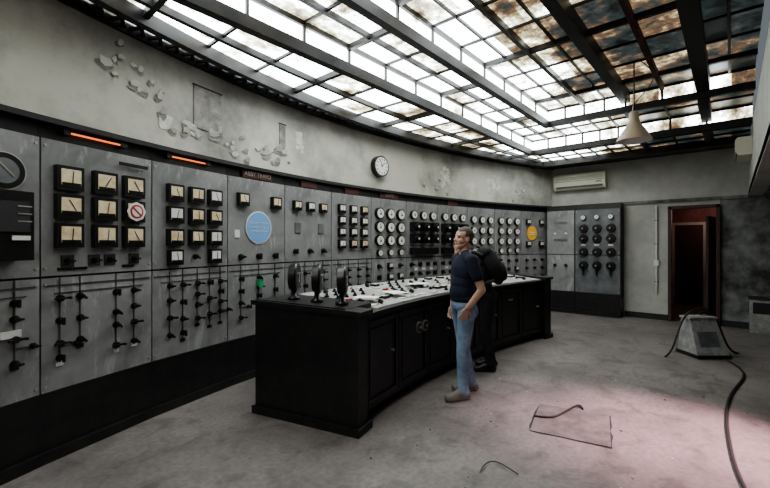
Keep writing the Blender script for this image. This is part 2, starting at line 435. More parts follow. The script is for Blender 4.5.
def base_panel(mb,w,face,ztop=2.38):
    mb.box((w/2,0.16,0.25),(w,0.34,0.5),M_black)
    mb.box((w/2,-0.02,0.04),(w,0.06,0.08),M_black)
    mb.box((w/2,0.17,0.925),(w-0.012,0.34,0.842),face)
    mb.box((w/2,0.17,(1.36+ztop)/2),(w-0.012,0.34,ztop-1.365),face)
    mb.box((w/2,0.19,1.4),(w,0.34,1.94),M_seam)
    mb.box((w/2,0.18,2.44),(w,0.3,0.12),M_black)
    for sx in(0.03,w-0.03):
        for z in(0.55,1.30,1.42,ztop-0.05):
            mb.cone((sx,0,z),(sx,-0.008,z),0.010,0.010,M_rim,8)

bounds=[0.557]
def step(u,d):
    return u+d/math.sqrt(1+dvw(u+d/2)**2)
for i in range(11): bounds.append(step(bounds[-1],0.885))
lb=[0.557]
for i in range(2): lb.insert(0,step(lb[0],-0.885))
allb=lb[:-1]+bounds
def frame(u0,u1):
    a=Vector((u0,vw(u0),0)); b=Vector((u1,vw(u1),0)); t=(b-a); w=t.length; t.normalize()
    M=Matrix.Identity(4)
    M.col[0][:3]=t; M.col[1][:3]=(-t.y,t.x,0); M.col[2][:3]=(0,0,1); M.col[3][:3]=a
    return M,w
Z4=[2.10,1.885,1.665,1.45]
for i in range(len(allb)-1):
    M,w=frame(allb[i],allb[i+1]); P=i-1
    e=empty('switchboard_panel')
    e.matrix_world=M
    mb=MB(); base_panel(mb,w,M_panel)
    if P in(3,4,5,6,8): mb.box((w/2,0.02,2.44),(0.46 if P in(3,6) else .30,0.03,0.09),M_dred)
    if P<=0:
        if P==0:
            mb.cone((0.64,0,2.09),(0.64,-0.05,2.09),0.135,0.13,M_rim,32)
            mb.cone((0.64,-0.05,2.09),(0.64,-0.056,2.09),0.12,0.12,M_blackm,32)
            mb.cone((0.64,-0.056,2.09),(0.64,-0.059,2.09),0.085,0.085,M_panel2,32)
            mb.box((0.65,-0.062,2.10),(.12,.003,.010),M_rim,Matrix.Rotation(.8,3,'Y'))
            mb.box((0.56,-0.09,1.72),(0.36,0.18,0.46),M_blackm)
            mb.box((0.62,-0.185,1.78),(0.18,0.01,0.20),M_seam)
            for k in range(3): mb.box((0.68,-0.192,1.85-.05*k),(0.08,0.004,0.008),M_rim)
            mb.box((0.66,-0.19,1.64),(0.10,0.01,0.03),M_white)
            mb.cone((0.48,-0.2,1.60),(0.48,-0.2,1.44),0.02,0.03,M_blackm)
            mb.box((0.70,-0.01,0.98),(0.12,0.012,0.05),M_white)
        mimic(mb,w,[0.25,0.55,0.82],0.55,1.34,100+i,5)
    elif P==1:
        for c in(.2,.5,.78):
            for z in Z4[:3]: sqmeter(mb,c*w,z,0.185)
        for c in(.2,.42,.56,.8): 
            mb.box((c*w,-0.004,1.47),(0.09,0.008,0.09),M_seam); knob(mb,c*w,1.47,0.022)
        for c in(.18,.3,.74): mb.box((c*w,-0.004,1.41),(0.1,0.008,0.02),M_blackm)
        mimic(mb,w,[.14,.3,.62,.8],0.56,1.34,3,6)
        mb.cone((.78*w,-0.06,1.885),(.78*w,-0.066,1.885),0.085,0.085,M_white,8)
        mb.cone((.78*w,-0.066,1.885),(.78*w,-0.069,1.885),0.06,0.06,M_red,24)
        mb.cone((.78*w,-0.069,1.885),(.78*w,-0.071,1.885),0.045,0.045,M_white,24)
        mb.box((.78*w,-0.073,1.885),(0.1,0.003,0.014),M_red,Matrix.Rotation(0.75,3,'Y'))
        mb.box((.78*w,-0.03,2.29),(0.26,0.01,0.03),M_blackm)
    elif P==2:
        for c in(.25,.52,.78):
            for z in Z4[:3]: sqmeter(mb,c*w,z,0.165,M_facew if random.random()<.4 else M_face)
        sqmeter(mb,.25*w,1.47,0.15,M_facew); sqmeter(mb,.78*w,1.47,0.15,M_facew); knob(mb,.52*w,1.47)
        mimic(mb,w,[.2,.36,.55,.72,.88],0.56,1.34,11,5)
    elif P==3:
        sqmeter(mb,.22*w,2.12,.15); sqmeter(mb,.8*w,2.12,.15)
        mb.cone((.5*w,-0.005,1.80),(.5*w,-0.012,1.80),0.20,0.20,M_white,40)
        mb.cone((.5*w,-0.012,1.80),(.5*w,-0.016,1.80),0.185,0.185,M_blue,40)
        mb.box((.14*w,-0.005,1.72),(0.07,0.01,0.09),M_white)
        mimic(mb,w,[.2,.5,.8],0.56,1.34,21,4)
        for c in(.2,.5,.8): knob(mb,c*w,1.45,0.03)
        mb.box((.5*w,-0.03,1.12),(0.07,0.04,0.10),M_green)
    elif P==4:
        for c in(.22,.5,.78): sqmeter(mb,c*w,2.12,.13,M_face if c!=.5 else M_facew)
        for c in(.25,.75): mb.box((c*w,-0.006,1.82),(0.10,0.012,0.14),M_panel2)
        for c in(.2,.5,.8): knob(mb,c*w,1.5,0.03)
        mimic(mb,w,[.2,.4,.6,.8],0.56,1.34,31,4)
    elif P==5:
        for c in(.22,.5,.78):
            for z in(2.14,1.96,1.78,1.60): sqmeter(mb,c*w,z,.135,M_facew if random.random()<.5 else M_face)
        mimic(mb,w,[.15,.4,.65,.88],0.56,1.34,41,4)
    elif P in(6,9,10):
        for c in(.2,.5,.8):
            for z in(2.12,1.89,1.66): rdmeter(mb,c*w,z,.10 if P==6 else .085,M_facew,M_blackm)
        for c in(.2,.5,.8): rdmeter(mb,c*w,1.45,.06,M_facew)
        for c in(.2,.5,.8):
            for z in(1.22,1.03,.84): sqmeter(mb,c*w,z,.11,M_facew) if random.random()<.6 else knob(mb,c*w,z,.035)
    elif P in(7,8):
        for c in(.2,.5,.8): rdmeter(mb,c*w,2.14,.085,M_facew,M_blackm)
        for c in(.2,.5,.8):
            for z in(1.92,1.70):
                mb.box((c*w,-0.06,z),(0.17,0.12,0.17),M_blackm); mb.cone((c*w,-0.12,z),(c*w,-0.16,z),.06,.05,M_blackm,14)
                mb.cone((c*w,-0.16,z),(c*w,-0.165,z),.02,.02,M_facew,10)
        mb.box((.5*w,-0.05,1.47),(w*.8,0.1,0.12),M_blackm)
        for c in(.15,.4,.65,.88):
            for z in(1.22,1.05,.86): knob(mb,c*w,z,.035)
        for c in(.27,.52,.76): mb.box((c*w,-.01,1.13),(.08,.02,.05),M_white)
    else:
        for c in(.25,.75):
            for z in(2.12,1.6): sqmeter(mb,c*w,z,.13,M_facew)
        mb.cone((.4*w,-0.01,1.86),(.4*w,-0.018,1.86),0.17,0.17,M_yel,32)
        mb.box((.4*w,-0.02,1.88),(.2,0.004,.02),M_white); mb.box((.4*w,-0.02,1.83),(.14,0.004,.02),M_white)
        for c in(.2,.5,.8):
            for z in(1.22,1.03,.84): knob(mb,c*w,z,.03)
    o=mb.build('cabinet'); o.parent=e
    if P in(3,6):
        text('ABBY TRAFO' if P==3 else 'TRAFO',0.07,M_rim,M@Matrix.Translation((w/2,0.003,2.44)),'header_text',e)
    if P==3:
        for k,s in enumerate(('DO NOT TOUCH','THE INSTRUMENTS','ON THE PANELS')):
            text(s,0.036,M_white,M@Matrix.Translation((w/2,-0.018,1.85-0.05*k)),'sign_text',e)
    if P in(1,2):
        mb2=MB(); mb2.cone((0.2,-0.0,2.455),(w-0.3,0.0,2.455),0.008,0.008,M_orange,8)
        for sx in(0.17,w-0.27): mb2.box((sx,0.01,2.455),(0.05,0.05,0.04),M_black)
        o=mb2.build('strip_lamp'); o.parent=e
def eframe(v0): 
    M=Matrix.Identity(4); M.col[0][:3]=(0,-1,0); M.col[1][:3]=(1,0,0); M.col[2][:3]=(0,0,1); M.col[3][:3]=(UB-0.36,v0,0); return M
e=empty('switchboard_panel'); e.matrix_world=eframe(3.36); w=0.62
mb=MB(); base_panel(mb,w,M_panel)
for z in(2.1,1.7): mb.box((w/2,-.005,z),(.3,.01,.05),M_panel2)
for c in(.3,.7):
    knob(mb,c*w,1.1,.03); mb.box((c*w,-.005,1.85),(.05,.01,.03),M_white)
mb.build('cabinet').parent=e
e=empty('switchboard_panel'); e.matrix_world=eframe(2.73); w=0.92
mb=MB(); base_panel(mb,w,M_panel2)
for c in(.2,.5,.8):
    rdmeter(mb,c*w,2.2,.06,M_facew)
    for z in(1.95,1.72,1.42,1.12):
        mb.cone((c*w,0,z),(c*w,-.07,z),.10,.085,M_blackm,18); mb.cone((c*w,-.07,z),(c*w,-.11,z),.045,.04,M_blackm,12)
        mb.cone((c*w,-.11,z),(c*w,-.113,z),.018,.018,M_rim,10)
    mb.box((c*w,-.01,1.58),(.10,.012,.04),M_white); mb.box((c*w,-.03,1.0),(.03,.05,.2),M_blackm)
mb.build('cabinet').parent=e

# ------------------------------------------------------------ band details
def bandM(u,z,o=0.034):
    t=Vector((1,dvw(u))).normalized(); x,y=off(vw,dvw,u,o)
    M=Matrix.Identity(4); M.col[0][:3]=(t.x,t.y,0); M.col[1][:3]=(-t.y,t.x,0); M.col[2][:3]=(0,0,1); M.col[3][:3]=(x,y,z); return M
mb=MB()
rr=random.Random(5)
def blob(mb,s,m,ex=1.0,y=-.003,n=9,rr=rr,tilt=0):
    pts=[(math.cos(6.283*j/n)*s*ex*rr.uniform(.6,1.3),y,math.sin(6.283*j/n)*s*rr.uniform(.6,1.3)) for j in range(n)]
    pts=[(p[0],p[1]-tilt*(s+p[2]),p[2]) for p in pts]
    mb.add(pts,[tuple(range(n))],m)
spots=[(1.02,3.18,.05,5),(1.25,3.02,.07,7),(1.45,2.95,.04,3),(1.85,2.72,.16,10),(2.25,2.74,.14,8),(2.7,2.68,.16,9),(3.0,2.72,.12,6),(6.6,2.75,.20,6),(9.2,2.8,.2,5)]
for (u,z,sp_,n) in spots:
    for k in range(n):
        mb.M=bandM(u+rr.gauss(0,sp_),min(3.36,max(2.57,z+rr.gauss(0,.08))))
        s=rr.uniform(.02,.048); ex=rr.uniform(.8,2.0)
        blob(mb,s,M_patch,ex)
        mb.M=mb.M@Matrix.Translation((rr.uniform(-.01,.02),0,s*.7))
        blob(mb,s*.8,M_flake,ex*.9,-.005,8,rr,rr.uniform(.15,.5))
for (u,z,pw,ph,n) in((6.85,2.95,.13,.2,20),(8.3,2.93,.18,.18,22),(3.35,2.98,.05,.12,8),(7.6,2.8,.1,.1,6),(1.6,2.75,.2,.05,5)):
    for k in range(n):
        mb.M=bandM(u+rr.uniform(-pw,pw),z+rr.uniform(-ph,ph)); blob(mb,rr.uniform(.02,.06),M_patchl,1.2,-.002-.0004*k)
mb.M=Matrix.Identity(4); o=mb.build('peeling_paint'); o.parent=band
mb=MB()
for (u,z,pw,ph) in((1.97,3.02,.34,.44),(3.05,2.98,.10,.35)):
    mb.M=bandM(u,z); mb.box((0,-.004,0),(pw,.008,ph),M_patch); mb.box((0,-.007,ph/2),(pw+.02,.012,.012),M_seam)
mb.M=Matrix.Identity(4); o=mb.build('bare_patch'); o.parent=band
# clock
mb=MB(); mb.M=bandM(5.02,2.90)
mb.cone((0,0.0,0),(0,-.09,0),.175,.175,M_blackm,40); mb.cone((0,-.09,0),(0,-.094,0),.15,.15,M_facew,40)
for k in range(12):
    a=k*math.pi/6; mb.box((math.sin(a)*.12,-.096,math.cos(a)*.12),(.012,.004,.032),M_blackm,Matrix.Rotation(a,3,'Y'))
mb.box((.03,-.098,.03),(.012,.004,.09),M_blackm,Matrix.Rotation(.8,3,'Y')); mb.box((-.02,-.1,.045),(.010,.004,.12),M_blackm,Matrix.Rotation(-.4,3,'Y'))
mb.cone((0,-.094,0),(0,-.104,0),.014,.014,M_blackm,10)
mb.M=Matrix.Identity(4); mb.build('wall_clock')
def ac(M,w,h,d):
    mb=MB(); mb.M=M
    prof=[(0,-h/2),(-d*.8,-h/2),(-d,-h*.25),(-d,h*.35),(-d*.85,h/2),(0,h/2)]
    vs=[(sx,y,z) for sx in(-w/2,w/2) for y,z in prof]; n=len(prof)
    mb.add(vs,[(j,(j+1)%n,n+(j+1)%n,n+j) for j in range(n)]+[tuple(range(n))[::-1],tuple(range(n,2*n))],M_ac)
    mb.box((0,-d*.92,-h*.36),(w*.9,.02,h*.12),M_acd); mb.box((0,-d-.002,h*.02),(w*.96,.004,.008),M_acd)
    mb.box((w*.38,-d-.002,-h*.12),(w*.1,.004,.02),M_acd)
    for k in range(3): mb.box((0,-d-.003,h*.12+k*h*.07),(w*.9,.004,.005),M_acd)
    mb.M=Matrix.Identity(4); return mb.build('air_conditioner')
M=eframe(2.72).copy(); M.col[3][:3]=(UB,2.70,3.07); ac(M,1.12,.36,.2)
M=Matrix.Identity(4); M.col[0][:3]=(-1,0,0); M.col[1][:3]=(0,-1,0); M.col[2][:3]=(0,0,1); M.col[3][:3]=(8.7,-.24,3.12); ac(M,.8,.28,.2)

# ------------------------------------------------------------ pendant lamp
mb=MB(); c=(6.0,.95,2.93)
mb.lathe(c,[(.205,0),(.20,.012),(.15,.10),(.085,.20),(.06,.26),(.055,.36),(.03,.38),(.0,.385)],M_lampsh,28)
mb.lathe(c,[(.205,0),(.195,.01),(.145,.095),(.08,.19),(.0,.2)],M_white,28)
mb.ell((c[0],c[1],c[2]+.10),(.035,.035,.05),M_facew)
mb.cone((c[0],c[1],c[2]+.38),(c[0],c[1],H2-.02),.008,.008,M_cable,8)
mb.cone((c[0],c[1],c[2]+.38),(c[0],c[1],c[2]+.46),.022,.016,M_blackm,10)
lamp=mb.build('pendant_lamp')
cable('wire_loop',[(6.0,.95,3.4),(6.05,.85,3.55),(6.0,.7,3.62),(5.9,.75,3.8),(5.9,.9,3.93)],.006,M_cable,lamp)

# ------------------------------------------------------------ control desk
desk=empty('control_desk',(4.6,3,0))
A,B=2.35,7.05
def dsk(u,o): return off(vd,dvd,u,o)
def dM(u,o,z):
    t=Vector((1,dvd(u))).normalized(); x,y=dsk(u,o)
    M=Matrix.Identity(4); M.col[0][:3]=(t.x,t.y,0); M.col[1][:3]=(-t.y,t.x,0); M.col[2][:3]=(0,0,1); M.col[3][:3]=(x,y,z); return M
mb=MB(); du=lin(A+.15,B-.15,30)
sweep(mb,vd,dvd,du,[(-.10,0),(-.10,.10),(-.04,.10),(-.04,.94),(-1.04,1.02),(-1.04,0)],M_black)
sweep(mb,vd,dvd,du,[(0,.95),(0,.985),(-.10,1.0),(-.10,.94)],M_black)
for a,b in((A,A+.17),(B-.17,B)):
    s=lin(a,b,3)
    sweep(mb,vd,dvd,s,[(.02,.0),(.02,1.0),(-1.10,1.03),(-1.10,.0)],M_black)
    s=lin(a-.025,b+.025,3)
    sweep(mb,vd,dvd,s,[(.05,1.0),(.05,1.035),(-1.13,1.065),(-1.13,1.03)],M_black)
    sweep(mb,vd,dvd,s,[(.045,.0),(.045,.07),(-1.12,.07),(-1.12,.0)],M_black)
sweep(mb,vd,dvd,lin(A+.02,A+.45,4),[(-.12,1.0),(-.12,1.045),(-1.12,1.068),(-1.12,1.0)],M_black)
ndo=7; e0,e1=A+.2,B-.2
for k in range(ndo):
    uc=e0+(e1-e0)*(k+.5)/ndo; w=(e1-e0)/ndo-.05
    mb.M=dM(uc,-.04,0)
    for z in(.16,.88): mb.box((0,-.012,z),(w,.024,.05),M_black)
    for sx in(-w/2,w/2): mb.box((sx,-.012,.52),(.045,.024,.76),M_black)
    mb.box((0,-.006,.52),(w-.12,.012,.62),M_black)
    if k in(1,):
        for sx in(.12,.26):
            mb.cone((sx,-.01,.68),(sx,-.03,.68),.062,.062,M_rim,24); mb.cone((sx,-.03,.68),(sx,-.034,.68),.052,.052,M_blackm,24)
            mb.cone((sx,-.034,.68),(sx,-.05,.68),.012,.012,M_rim,8)
    elif k%2==0:
        mb.cone((w*.3,-.01,.56),(w*.3,-.05,.56),.010,.014,M_rim,8)
    else:
        mb.box((0,-.02,.74),(.12,.012,.02),M_rim)
mb.M=Matrix.Identity(4)
child(mb.build('desk_body',bevel=.004),desk)
mb=MB()
sweep(mb,vd,dvd,lin(A+.44,B-.17,30),[(-.05,.985),(-.05,1.0),(-1.0,1.075),(-1.0,1.03)],M_deskt)
rr=random.Random(12)
u=A+.52
def top(o): return 1.002+(-o-.05)*.079
while u<B-.28:
    for o in(-.14,-.28,-.42,-.56,-.70,-.84):
        mb.M=dM(u,o,top(o)); t=rr.random(); 
        if t<.26:
            mb.cone((0,0,0),(0,0,.015),.026,.024,M_blackm,12); mb.cone((0,0,.015),(0,0,.035),.012,.015,M_blackm,8)
        elif t<.36: mb.box((0,0,.012),(.09,.09,.024),M_blackm); mb.box((0,0,.025),(.07,.06,.004),M_facew)
        elif t<.46:
            mb.cone((0,0,0),(0,0,.015),.02,.02,M_rim,10); mb.cone((0,0,.015),(0,0,.022),.014,.012,rr.choice([M_red,M_green,M_white]),10)
        elif t<.58: mb.box((0,0,.004),(.10,.05,.008),M_white)
        elif t<.66: mb.box((0,0,.02),(.025,.05,.04),M_blackm,Matrix.Rotation(.4,3,'X'))
        elif t<.675: mb.box((0,0,.012),(.08,.03,.02),M_red)
    u+=.14
mb.M=Matrix.Identity(4); child(mb.build('desk_top_panel'),desk)
mb=MB()
for (u,o,s,a) in((3.0,-.3,.18,.3),(3.5,-.28,.2,-.4),(4.3,-.5,.2,.9),(5.6,-.35,.22,.2)):
    mb.M=dM(u,o,top(o)+.04); mb.box((0,0,0),(s,s*1.35,.004),M_paper,Matrix.Rotation(a,3,'Z'))
mb.M=Matrix.Identity(4)
child(mb.build('desk_papers'),desk)
def drum(u,o):
    z=1.045-(o+.12)*.023+.004
    M=dM(u,o,z); M=M@Matrix.Rotation(math.radians(27),4,'Z')
    mb=MB(); mb.M=M
    mb.lathe((0,0,0),[(0,0.0),(.06,0.0),(.06,.015),(.03,.03),(.022,.10),(.0,.10)],M_blackm,18)
    mb.cone((0,.03,.215),(0,-.03,.215),.125,.138,M_blackm,32)
    mb.cone((0,-.03,.215),(0,-.045,.215),.138,.128,M_blackm,32)
    mb.cone((0,-.0455,.215),(0,-.048,.215),.112,.112,M_seam,32)
    mb.box((0,-.049,.25),(.14,.003,.014),M_rim); mb.cone((0,-.048,.17),(0,-.055,.17),.014,.014,M_rim,10)
    mb.box((.01,-.051,.205),(.004,.003,.08),M_facew,Matrix.Rotation(.4,3,'Y'))
    mb.M=Matrix.Identity(4); mb.build('desk_meter')
for u,o in((2.56,-.28),(2.56,-.56),(2.56,-.84)): drum(u,o)

# ------------------------------------------------------------ floor things
mb=MB(); R=Matrix.Rotation(.22,3,'Z'); c=Vector((3.78,1.08,0)); rr=random.Random(3)
ed=[]
for a,b2 in(((-.33,-.31),(.33,-.31)),((.33,-.31),(.33,.31)),((.33,.31),(-.33,.31)),((-.33,.31),(-.33,-.31))):
    for t in range(6):
        q=t/6; ed.append((a[0]+(b2[0]-a[0])*q+rr.uniform(-.012,.012), a[1]+(b2[1]-a[1])*q+rr.uniform(-.012,.012)))
mb.add([c+R@Vector((x*1.01,y*1.01,.002)) for x,y in ed],[tuple(range(len(ed)))],M_seam)
mb.box(c+Vector((0,0,.004)),(.645,.605,.006),M_hatch,R)
mb.build('floor_hatch')
def fl(X,Z,z=.012): return (.655*X+.756*Z, -.756*X+.655*Z, z)
cable('floor_cable',[fl(1.38,3.70),fl(1.5,3.62,.02),fl(1.66,3.75),fl(1.80,3.85,.03),fl(1.95,3.98),fl(1.9,3.85)],.010,M_cable)
cable('floor_cable',[fl(.66,2.78),fl(.72,2.90,.02),fl(.82,2.95),fl(.86,2.84,.02),fl(.92,2.76)],.004,M_cable)
cable('floor_cable',[fl(2.2,2.35),fl(2.38,2.7),fl(2.75,3.2),fl(3.15,3.7),fl(3.7,4.3),fl(4.3,4.75),fl(4.62,5.2),fl(4.8,5.9),fl(4.72,6.1,.1),fl(4.66,6.0,.25)],.013,M_cable)
bx=empty('equipment_case',(7.32,.30,0)); bx.rotation_euler=(0,0,math.radians(-49)); bx.scale=(.82,.85,1.04)
mb=MB()
bot=[(-.27,-.20),(.27,-.20),(.27,.24),(-.27,.24)]; tp=[(-.23,.02),(.23,.02),(.23,.22),(-.23,.22)]
vs=[(x,y,.04) for x,y in bot]+[(x,y,.50) for x,y in tp]
mb.add(vs,[(0,1,5,4),(1,2,6,5),(2,3,7,6),(3,0,4,7),(4,5,6,7),(3,2,1,0)],M_greybox)
mb.box((0,.12,.515),(.50,.24,.03),M_greybox)
mb.box((0,.02,.03),(.58,.5,.04),M_blackm)
mb.box((0,-.10,.24),(.34,.010,.22),M_panel2,Matrix.Rotation(-.44,3,'X'))
o=mb.build('case_body',bevel=.008); o.parent=bx
cable('case_cable',[(-.75,-.1,.012),(-.62,-.08,.05),(-.45,0,.36),(-.25,.1,.56),(-.05,.14,.63),(.2,.16,.62),(.40,.2,.5),(.52,.2,.2),(.6,.15,.012),(.7,.1,.012)],.015,M_cable,bx)
cable('case_cable_b',[(.05,.14,.55),(.28,.25,.60),(.5,.35,.42),(.6,.5,.012),(.3,.7,.012)],.012,M_cable,bx)
mb=MB(); mb.box((UB-.22,-.42,.30),(.4,.34,.6),M_greybox); mb.box((UB-.425,-.42,.45),(.012,.26,.2),M_seam); mb.box((UB-.22,-.42,.61),(.43,.37,.03),M_seam); mb.build('metal_cabinet',bevel=.006)
mb=MB(); rr=random.Random(9)
for k in range(110):
    u=rr.uniform(1.5,9.5); v=rr.uniform(-.5,2.1); s=rr.uniform(.004,.011)
    mb.box((u,v,s*.2),(s*2,s,s*.5),rr.choice([M_patch,M_flake,M_hatch,M_seam]),Matrix.Rotation(rr.uniform(0,3),3,'Z'))
mb.build('floor_debris')

# ------------------------------------------------------------ people
S_skin=mat('skin',(0.50,0.30,0.225),.5,0,(0.56,0.35,0.27),20)
S_hair=mat('hair',(0.06,0.05,0.042),.8,0,(0.13,0.11,0.095),60,bump=.4)
S_navy=mat('navy_cotton',(0.008,0.011,0.028),.9,0,(0.014,0.018,0.042),12,bump=.3)
S_jean=mat('denim',(0.14,0.21,0.32),.9,0,(0.28,0.37,0.50),8,bump=.3)
S_shoe=mat('shoe_suede',(0.17,0.165,0.14),.8)
S_sole=mat('shoe_sole',(0.40,0.39,0.35),.8)
S_blk=mat('black_cotton',(0.008,0.008,0.010),.9,0,(0.018,0.018,0.020),10,bump=.3)
S_lip=mat('lips',(0.40,0.18,0.15),.5); S_eye=mat('eye_dark',(0.02,0.015,0.01),.2)

class Body:
    def __init__(s): s.pr=[]; s.G=Matrix.Identity(4)
    def cap(s,a,b,ra,rb,tag): s.pr.append(('c',s.G.copy(),Vector(a),Vector(b),ra,rb,tag))
    def ell(s,c,r,tag): s.pr.append(('e',s.G.copy(),Vector(c),Vector(r),0,0,tag))
    def hand(s,H,tag='skin',curl=.35,mir=1):
        g=s.G; s.G=g@H
        s.ell((.045,0,0),(.052,.042,.017),tag)
        for y,l,a in((.033,.066,.10),(.011,.076,.03),(-.012,.070,-.05),(-.033,.054,-.14)):
            y*=mir; a*=mir
            p=Vector((.078,y,0)); d=Vector((math.cos(curl*.5)*math.cos(a),math.sin(a),-math.sin(curl*.5)))
            q=p+d*l*.5; d2=Vector((math.cos(curl*1.5)*math.cos(a),math.sin(a),-math.sin(curl*1.5))); r=q+d2*l*.5
            s.cap(p,q,.0095,.0088,tag); s.cap(q,r,.0088,.0075,tag)
        s.cap((.015,.028*mir,-.004),(.048,.058*mir,-.012),.014,.011,tag); s.cap((.048,.058*mir,-.012),(.075,.066*mir,-.022),.010,.008,tag)
        s.G=g
    def head(s,H):
        g=s.G; s.G=g@H
        s.ell((-.012,0,.115),(.098,.077,.090),'head'); s.ell((.018,0,.055),(.070,.062,.085),'head')
        s.cap((.062,-.012,-.010),(.062,.012,-.010),.024,.024,'head'); s.cap((.0,-.045,.02),(.05,-.02,-.005),.025,.022,'head'); s.cap((.0,.045,.02),(.05,.02,-.005),.025,.022,'head')
        s.cap((.080,0,.095),(.104,0,.058),.008,.013,'head'); s.cap((.093,-.012,.053),(.093,.012,.053),.009,.009,'head')
        s.cap((.070,-.04,.108),(.079,.0,.110),.010,.010,'head'); s.cap((.070,.04,.108),(.079,.0,.110),.010,.010,'head')
        s.cap((.078,-.02,.022),(.085,0,.024),.006,.008,'lips'); s.cap((.078,.02,.022),(.085,0,.024),.006,.008,'lips')
        for y in(-1,1):
            s.ell((.074,y*.031,.086),(.009,.012,.006),'eye'); s.ell((-.008,y*.077,.075),(.017,.011,.030),'ear'); s.ell((.055,y*.036,.05),(.022,.024,.03),'head')
        s.ell((-.020,0,.120),(.099,.082,.094),'hair')
        s.headM=s.G.copy(); s.G=g
    def build(s,name,world,mats,voxel=.0055):
        mb=MB()
        for t,G,a,b,ra,rb,tag in s.pr:
            mb.M=G
            if t=='e': mb.ell(a,b,S_skin,20,12)
            else:
                mb.ell(a,(ra,)*3,S_skin,16,10); mb.ell(b,(rb,)*3,S_skin,16,10)
                if (b-a).length>1e-4: mb.cone(a,b,ra,rb,S_skin,16)
        mb.M=Matrix.Identity(4)
        o=mb.build('tmp')
        md=o.modifiers.new('r','REMESH'); md.mode='VOXEL'; md.voxel_size=voxel; md.use_smooth_shade=True
        md=o.modifiers.new('s','SMOOTH'); md.factor=.5; md.iterations=3
        bpy.context.view_layer.update()
        dg=bpy.context.evaluated_depsgraph_get()
        me=bpy.data.meshes.new_from_object(o.evaluated_get(dg)); bpy.data.objects.remove(o)
        n=len(me.polygons); c=np.empty(n*3); me.polygons.foreach_get('center',c); c=c.reshape(n,3)
        best=np.full(n,1e9); idx=np.zeros(n,int)
        for k,(t,G,a,b,ra,rb,tag) in enumerate(s.pr):
            Gi=np.array(G.inverted()); p=c@Gi[:3,:3].T+Gi[:3,3]
            if t=='e':
                r=np.array(b); q=(p-np.array(a))/r; L=np.linalg.norm(q,axis=1); d=(L-1)*np.linalg.norm(p-np.array(a),axis=1)/np.maximum(L,1e-6)
            else:
                A_=np.array(a);D=np.array(b)-A_; tt=np.clip(((p-A_)@D)/max(D@D,1e-9),0,1)
                d=np.linalg.norm(p-A_-tt[:,None]*D,axis=1)-(ra+(rb-ra)*tt)
            m=d<best; best[m]=d[m]; idx[m]=k
        tags=[q[6] for q in s.pr]; names=list(mats.keys())
        Hi=np.array(s.headM.inverted()); hp=c@Hi[:3,:3].T+Hi[:3,3]
        mi=np.zeros(n,int)
        for i in range(n):
            tg=tags[idx[i]]
            if tg in('head','hair'):
                x,y,z=hp[i]
                hair=(z>.155-.25*max(0,x-.03)) or (x<.02 and z>.095) or (x<-.03 and z>.03)
                hair=hair and x<.072
                tg='hair' if hair else 'skin'
            elif tg=='ear': tg='skin'
            elif tg=='shoe' and c[i][2]<.022: tg='sole'
            mi[i]=names.index(tg)
        me.materials.clear()
        for k in names: me.materials.append(mats[k])
        me.polygons.foreach_set('material_index',mi); me.polygons.foreach_set('use_smooth',[True]*n); me.update()
        ob=bpy.data.objects.new(name,me); COL.objects.link(ob); ob.matrix_world=world; ob.name=name
        return ob
def align(origin, xdir, zdir):
    x=Vector(xdir).normalized(); z=Vector(zdir); z=(z-x*z.dot(x)).normalized(); y=z.cross(x)
    M=Matrix.Identity(4); M.col[0][:3]=x; M.col[1][:3]=y; M.col[2][:3]=z; M.col[3][:3]=origin; return M
def legs(b,hipz,L,R_,pant,sh='shoe'):
    for (hip,knee,ank,ang) in(L,R_):
        b.cap(hip,knee,.094,.066,pant); b.cap(knee,(ank[0],ank[1],ank[2]+.03),.066,.054,pant)
        b.ell((knee[0]-.02,knee[1],knee[2]-.13),(.064,.057,.12),pant)
        b.cap((ank[0],ank[1],ank[2]+.005),(ank[0]+.005,ank[1],ank[2]+.05),.064,.058,pant)
        d=Vector((math.cos(ang),math.sin(ang),0)); a=Vector((ank[0],ank[1],0))
        h=a-d*.045; t=a+d*.175
        b.cap((h.x,h.y,.044),(t.x,t.y,.036),.044,.036,sh); m=a+d*.10; b.cap((m.x,m.y,.048),(ank[0],ank[1],ank[2]-.0),.044,.046,sh)
        q=d.cross(Vector((0,0,1)))*.012
        b.cap((m.x+q.x,m.y+q.y,.037),(t.x+q.x*.3,t.y+q.y*.3,.034),.037,.033,sh); b.cap((m.x-q.x,m.y-q.y,.037),(t.x-q.x*.3,t.y-q.y*.3,.034),.037,.033,sh)
def worldM(u,v,fx):
    f=Vector((fx[0],fx[1],0)).normalized(); M=Matrix.Identity(4)
    M.col[0][:3]=f; M.col[1][:3]=(-f.y,f.x,0); M.col[2][:3]=(0,0,1); M.col[3][:3]=(u,v,0); return M
def cam2uv(X,Z): return (.655*X+.756*Z, -.756*X+.655*Z)
b=Body()
b.ell((0,0,.96),(.125,.170,.12),'jean'); b.ell((-.03,.07,.90),(.10,.09,.10),'jean'); b.ell((-.03,-.07,.90),(.10,.09,.10),'jean')
b.ell((.012,0,1.10),(.130,.170,.16),'shirt'); b.ell((.0,0,1.03),(.132,.176,.08),'shirt'); b.ell((.008,0,1.20),(.126,.168,.16),'shirt')
b.ell((.0,0,1.31),(.125,.183,.19),'shirt'); b.ell((-.02,0,1.36),(.105,.188,.12),'shirt')
b.cap((-.01,-.05,1.475),(-.01,-.175,1.435),.062,.062,'shirt'); b.cap((-.01,.05,1.475),(-.01,.175,1.435),.062,.062,'shirt')
b.cap((-.02,0,1.46),(-.005,0,1.60),.062,.055,'skin')
b.head(Matrix.Translation((.008,0,1.575))@Matrix.Rotation(math.radians(10),4,'Z')@Matrix.Rotation(math.radians(-6),4,'Y'))
b.cap((-.01,.19,1.435),(-.055,.235,1.27),.066,.062,'shirt')
